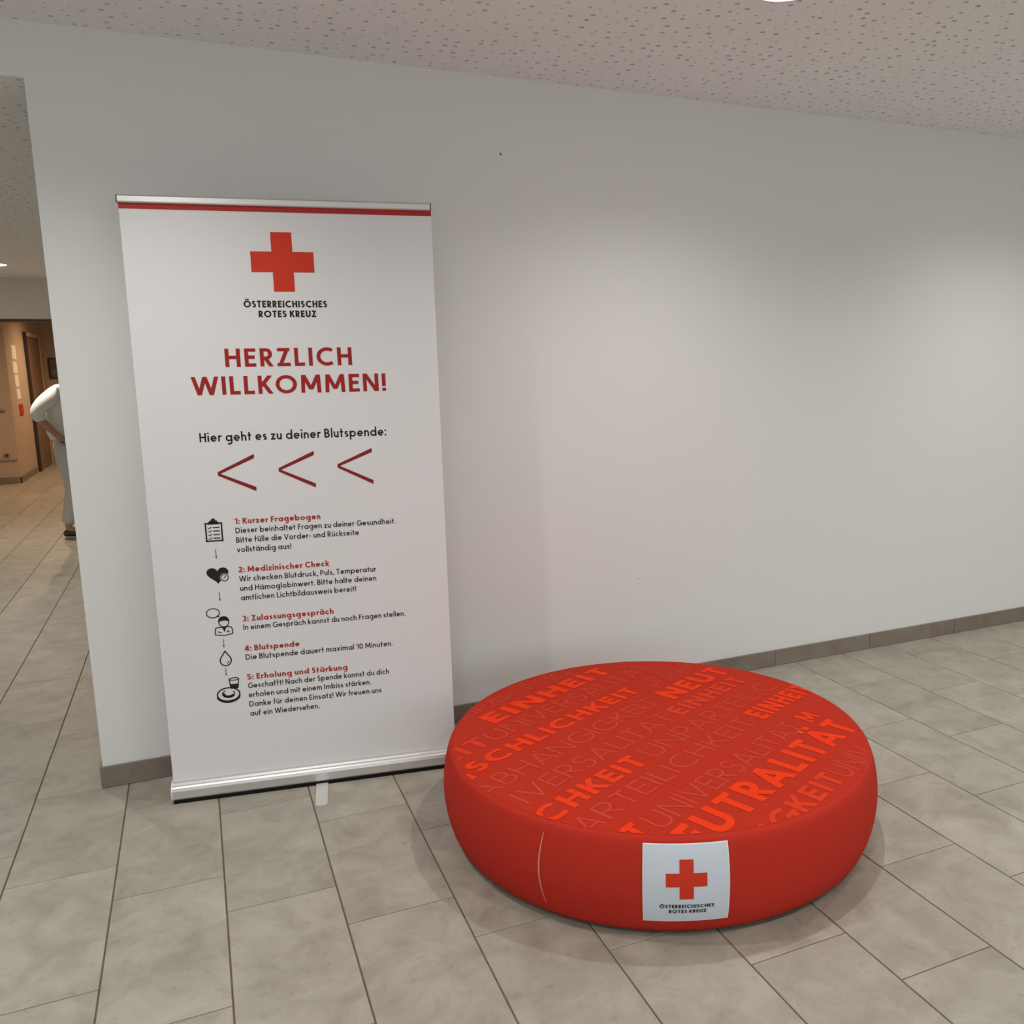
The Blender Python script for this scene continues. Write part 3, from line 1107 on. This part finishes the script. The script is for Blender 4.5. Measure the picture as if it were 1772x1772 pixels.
word('thin', tt('UNIVERSALITÄT', -.524, -.402, .082, .085, .292))
word('bold', tt('KEIT', -.552, -.395, .085, .22, None, .16, 'R'))
word('bold', tt('M', .345, -.400, .072, .2))
word('bold', tt('UTRALITÄT', -.447, -.535, .113, .205, .412, .17))
word('bold', tt('NE', -.468, -.535, .113, .215, None, .17, 'R'))
word('mid', tt('GKEIT', -.316, -.655, .076, .19, .036))
word('mid', tt('ABHÄNGI', -.335, -.655, .076, .19, None, .16, 'R'))
word('thin', tt('UNIV', .050, -.658, .082, .085))

# label on the side
LA, LR = math.radians(-112.25), .7125


def on_side(name, polys, m, off, parent, sub=.012):
    def fn(u, z, e):
        a = LA + u / LR
        r = side_r(z) + off + e
        return (r * math.cos(a), r * math.sin(a), z)
    return poly_obj(name, split_polys(polys, sub), fn, m, parent)


LW = .112
label = on_side('label_patch', [rect(-LW, .066, LW, .278)], 'patch', .0022, pouf)
on_side('label_edge', [rect(-LW - .0025, .0635, LW + .0025, .2805)], 'patch_edge', .0014, label)
ca, cb, cz = .054, .0185, .189
on_side('red_cross', [rect(-cb, cz - ca, cb, cz + ca), rect(-ca, cz - cb, -cb, cz + cb), rect(cb, cz - cb, ca, cz + cb)], 'cross_red', .0030, label, .01)
on_side('emblem_lettering', text_polys('ÖSTERREICHISCHES', -.070, .1085, .0105, .21, .073, .14) + text_polys('ROTES KREUZ', -.046, .0925, .0105, .21, .053, .14), 'print_black', .0030, label, .01)
sc_ = []
for i in range(20):
    z0 = .058 + i * .0105
    f = i / 19.0
    w0 = .0012 + .0014 * math.sin(math.pi * f)
    c0 = -.395 - .010 * math.sin(math.pi * f) - .004 * f
    c1 = -.395 - .010 * math.sin(math.pi * (i + 1) / 19) - .004 * (i + 1) / 19
    sc_.append([(c0 - w0, z0), (c0 + w0, z0), (c1 + w0, z0 + .0105), (c1 - w0, z0 + .0105)])
on_side('pale_scratch', sc_, 'scuff', .0012, pouf)

# ================================================================== PERSON IN THE PASSAGE
person = tag(empty('person', (-1.10, 9.42, 0)), 'person in white shirt and pale trousers, hand on hip, half hidden behind the wall', 'person')


def skin_obj(name, nodes, edges, m, root, sub=2):
    me = bpy.data.meshes.new(name)
    idx = {k: i for i, k in enumerate(nodes)}
    me.from_pydata([nodes[k][0] for k in nodes], [(idx[a], idx[b]) for a, b in edges], [])
    o = link(name, me, m, person)
    md = o.modifiers.new('skin', 'SKIN')
    md.use_smooth_shade = True
    for k in nodes:
        r = nodes[k][1]
        sv = me.skin_vertices[0].data[idx[k]]
        sv.radius = (r, r) if not isinstance(r, tuple) else r
        sv.use_root = (k == root)
    ss = o.modifiers.new('sub', 'SUBSURF')
    ss.levels = sub
    ss.render_levels = sub
    return o


# faces +x; its right side (-y) is towards the camera
nd = {'pel': ((0, 0, .93), (.07, .08)), 'sp': ((-.005, 0, 1.09), (.06, .07)), 'ch': ((.025, 0, 1.25), (.07, .08)), 'nb': ((.095, 0, 1.375), (.052, .055)),
      'nk': ((.150, 0, 1.425), .046), 'hd1': ((.200, 0, 1.475), .070), 'hd2': ((.192, 0, 1.545), .110), 'hd3': ((.180, 0, 1.630), .116), 'hd4': ((.176, 0, 1.690), .060), 'nose': ((.290, 0, 1.545), .020),
      'shR': ((.0, -.15, 1.325), .034), 'elR': ((-.215, -.20, 1.175), .043), 'wrR': ((-.03, -.185, .935), .029), 'paR': ((.010, -.175, .890), (.030, .020)),
      'shL': ((.01, .15, 1.325), .034), 'elL': ((.02, .23, 1.11), .043), 'wrL': ((.16, .18, .93), .029), 'paL': ((.21, .165, .90), (.036, .018)),
      'hiR': ((-.02, -.09, .86), .06), 'knR': ((.03, -.10, .46), .056), 'caR': ((.0, -.10, .34), .052), 'anR': ((-.06, -.10, .085), .036), 'toR': ((.06, -.115, .030), (.034, .024)),
      'hiL': ((.0, .09, .86), .06), 'knL': ((.05, .10, .48), .058), 'caL': ((.03, .10, .36), .055), 'anL': ((.06, .10, .085), .036), 'toL': ((.20, .115, .030), (.034, .024))}
ed = [('pel', 'sp'), ('sp', 'ch'), ('ch', 'nb'), ('nb', 'nk'), ('nk', 'hd1'), ('hd1', 'hd2'), ('hd2', 'hd3'), ('hd3', 'hd4'), ('hd2', 'nose'),
      ('ch', 'shR'), ('shR', 'elR'), ('elR', 'wrR'), ('wrR', 'paR'), ('ch', 'shL'), ('shL', 'elL'), ('elL', 'wrL'), ('wrL', 'paL'),
      ('pel', 'hiR'), ('hiR', 'knR'), ('knR', 'caR'), ('caR', 'anR'), ('anR', 'toR'), ('pel', 'hiL'), ('hiL', 'knL'), ('knL', 'caL'), ('caL', 'anL'), ('anL', 'toL')]
for sd, (px, py, pz), (fx, fz) in (('R', (.010, -.175, .890), (.62, -.78)), ('L', (.21, .165, .90), (.75, -.66))):
    for k, (dy, ln) in enumerate(((-.027, .072), (-.009, .082), (.009, .078), (.026, .062))):
        p1 = (px + fx * ln * .62, py + dy * 1.25, pz + fz * ln * .62)
        p2 = (p1[0] + (fx - .35) * ln * .55, p1[1], p1[2] + (fz - .2) * ln * .55)
        nd['f%s%da' % (sd, k)] = (p1, .0095)
        nd['f%s%db' % (sd, k)] = (p2, .0080)
        ed += [('pa' + sd, 'f%s%da' % (sd, k)), ('f%s%da' % (sd, k), 'f%s%db' % (sd, k))]
    t1 = (px + .030, py - .030 if sd == 'R' else py - .03, pz + .012)
    t2 = (px + .058, t1[1] - .006, pz - .010)
    nd['t%sa' % sd] = (t1, .0105)
    nd['t%sb' % sd] = (t2, .0085)
    ed += [('wr' + sd, 't%sa' % sd), ('t%sa' % sd, 't%sb' % sd)]
skin_obj('body', nd, ed, 'skin', 'pel', 1)
sn = {'hem': ((.0, 0, .865), (.125, .165)), 'w': ((-.015, 0, 1.06), (.140, .175)), 'c': ((.010, 0, 1.24), (.150, .190)), 'n': ((.090, 0, 1.365), (.088, .10)),
      'sR': ((-.020, -.165, 1.340), .088), 'eR0': ((-.13, -.198, 1.255), .080), 'eR': ((-.200, -.20, 1.175), .072), 'cR': ((-.150, -.195, 1.085), .062),
      'sL': ((.0, .165, 1.340), .088), 'eL': ((.03, .235, 1.13), .070)}
skin_obj('shirt', sn, [('hem', 'w'), ('w', 'c'), ('c', 'n'), ('c', 'sR'), ('sR', 'eR0'), ('eR0', 'eR'), ('eR', 'cR'), ('c', 'sL'), ('sL', 'eL')], 'shirt', 'c')
tn = {'q': ((-.01, 0, .97), (.11, .14)), 'p': ((-.01, 0, .88), (.120, .155)), 'hR': ((-.02, -.09, .78), .100), 'kR': ((.03, -.10, .46), .080), 'aR': ((-.06, -.10, .11), .062),
      'hL': ((.0, .09, .80), .105), 'kL': ((.05, .10, .48), .080), 'aL': ((.06, .10, .11), .066)}
skin_obj('trousers', tn, [('q', 'p'), ('p', 'hR'), ('hR', 'kR'), ('kR', 'aR'), ('p', 'hL'), ('hL', 'kL'), ('kL', 'aL')], 'trouser', 'p')
for sx, sy in ((-.06, -.10), (.06, .10)):
    skin_obj('shoe', {'h': ((sx - .045, sy, .042), (.038, .036)), 'm': ((sx + .05, sy - .005, .042), (.040, .036)), 't': ((sx + .145, sy - .012, .034), (.040, .028))}, [('h', 'm'), ('m', 't')], 'shoe', 'h')
bm = bmesh.new()
bmesh.ops.create_uvsphere(bm, u_segments=24, v_segments=16, radius=.1)
bmesh.ops.scale(bm, verts=bm.verts[:], vec=(1.20, 1.14, 1.17))
bmesh.ops.translate(bm, verts=bm.verts[:], vec=(.170, 0, 1.612))
bmesh.ops.delete(bm, geom=[v for v in bm.verts if v.co.z < 1.525 or (v.co.x > .195 and v.co.z < 1.650)], context='VERTS')
bm_obj('hair', bm, 'hair', person, True)
for q in (-1, 1):
    skin_obj('ear', {'a': ((.190, q * .108, 1.585), .018), 'b': ((.186, q * .104, 1.545), .014)}, [('a', 'b')], 'skin', 'a', 1)
    bm = bmesh.new()
    bmesh.ops.create_uvsphere(bm, u_segments=10, v_segments=6, radius=.011)
    bmesh.ops.translate(bm, verts=bm.verts[:], vec=(.276, q * .038, 1.590))
    bm_obj('eye', bm, 'hair', person, True)
bm = bmesh.new()
add_box(bm, .252, .268, -.022, .022, 1.492, 1.500, .002)
bm_obj('mouth', bm, 'red_sign', person)

# ================================================================== SMALL THINGS IN THE END ROOM
for k, (y, z, hh, wd, lab) in enumerate(((15.12, 1.84, .20, .34, 'topmost white paper notice on the side of the cream block'), (15.08, 1.62, .17, .34, 'second white paper notice from the top on the cream block'),
                                         (15.10, 1.43, .17, .30, 'third white paper notice from the top on the cream block'), (15.12, 1.24, .15, .30, 'lowest white paper notice just above the red sign'))):
    bm = bmesh.new()
    add_box(bm, X_P + .0008, X_P + .003, y - wd / 2, y + wd / 2, z - hh / 2, z + hh / 2)
    tag(bm_obj('paper_notice', bm, 'paper'), lab, 'paper', 'paper notices on the cream block')
bm = bmesh.new()
add_box(bm, X_P + .0008, X_P + .012, 15.02, 15.30, .93, 1.09, .003)
tag(bm_obj('wall_sign', bm, 'red_sign'), 'small red sign below the paper notices on the cream block', 'sign')
pf = tag(empty('framed_picture', (-2.07, Y_E - .002, 1.615)), 'dark framed picture hanging on the cream end wall', 'picture')
bm = bmesh.new()
for a in ((-.17, .17, .155, .18), (-.17, .17, -.18, -.155), (-.17, -.145, -.155, .155), (.145, .17, -.155, .155)):
    add_box(bm, a[0], a[1], -.025, 0, a[2], a[3], .002)
bm_obj('frame', bm, 'frame_dark', pf)
box('print', -.145, .145, -.014, -.004, -.155, .155, 'picture', pf)
sk = tag(empty('wall_socket', (-2.445, Y_P, .40)), 'small grey wall socket low on the front of the cream block', 'socket')
box('plate', -.04, .04, -.010, -.0005, -.03, .03, 'socket', sk, .003)
box('insert', -.022, .022, -.013, -.0095, -.02, .02, 'frame_dark', sk, .002)
sr = tag(empty('cable_duct', (-2.43, Y_P, .335)), 'short grey cable duct under the socket on the cream block', 'duct')
box('channel', -.10, .10, -.018, -.0005, -.012, .010, 'socket', sr, .003)
box('cover', -.10, .10, -.022, -.0175, -.009, .007, 'socket', sr, .002)
hr = tag(empty('wall_rail', (-2.75, Y_P, 1.037)), 'grey horizontal rail at waist height on the cream block', 'rail')
box('bar', -.36, .36, -.045, -.025, -.012, .012, 'socket', hr, .004)
for q in (-.30, .30):
    box('bracket', q - .012, q + .012, -.03, -.0005, -.010, .010, 'socket', hr, .002)
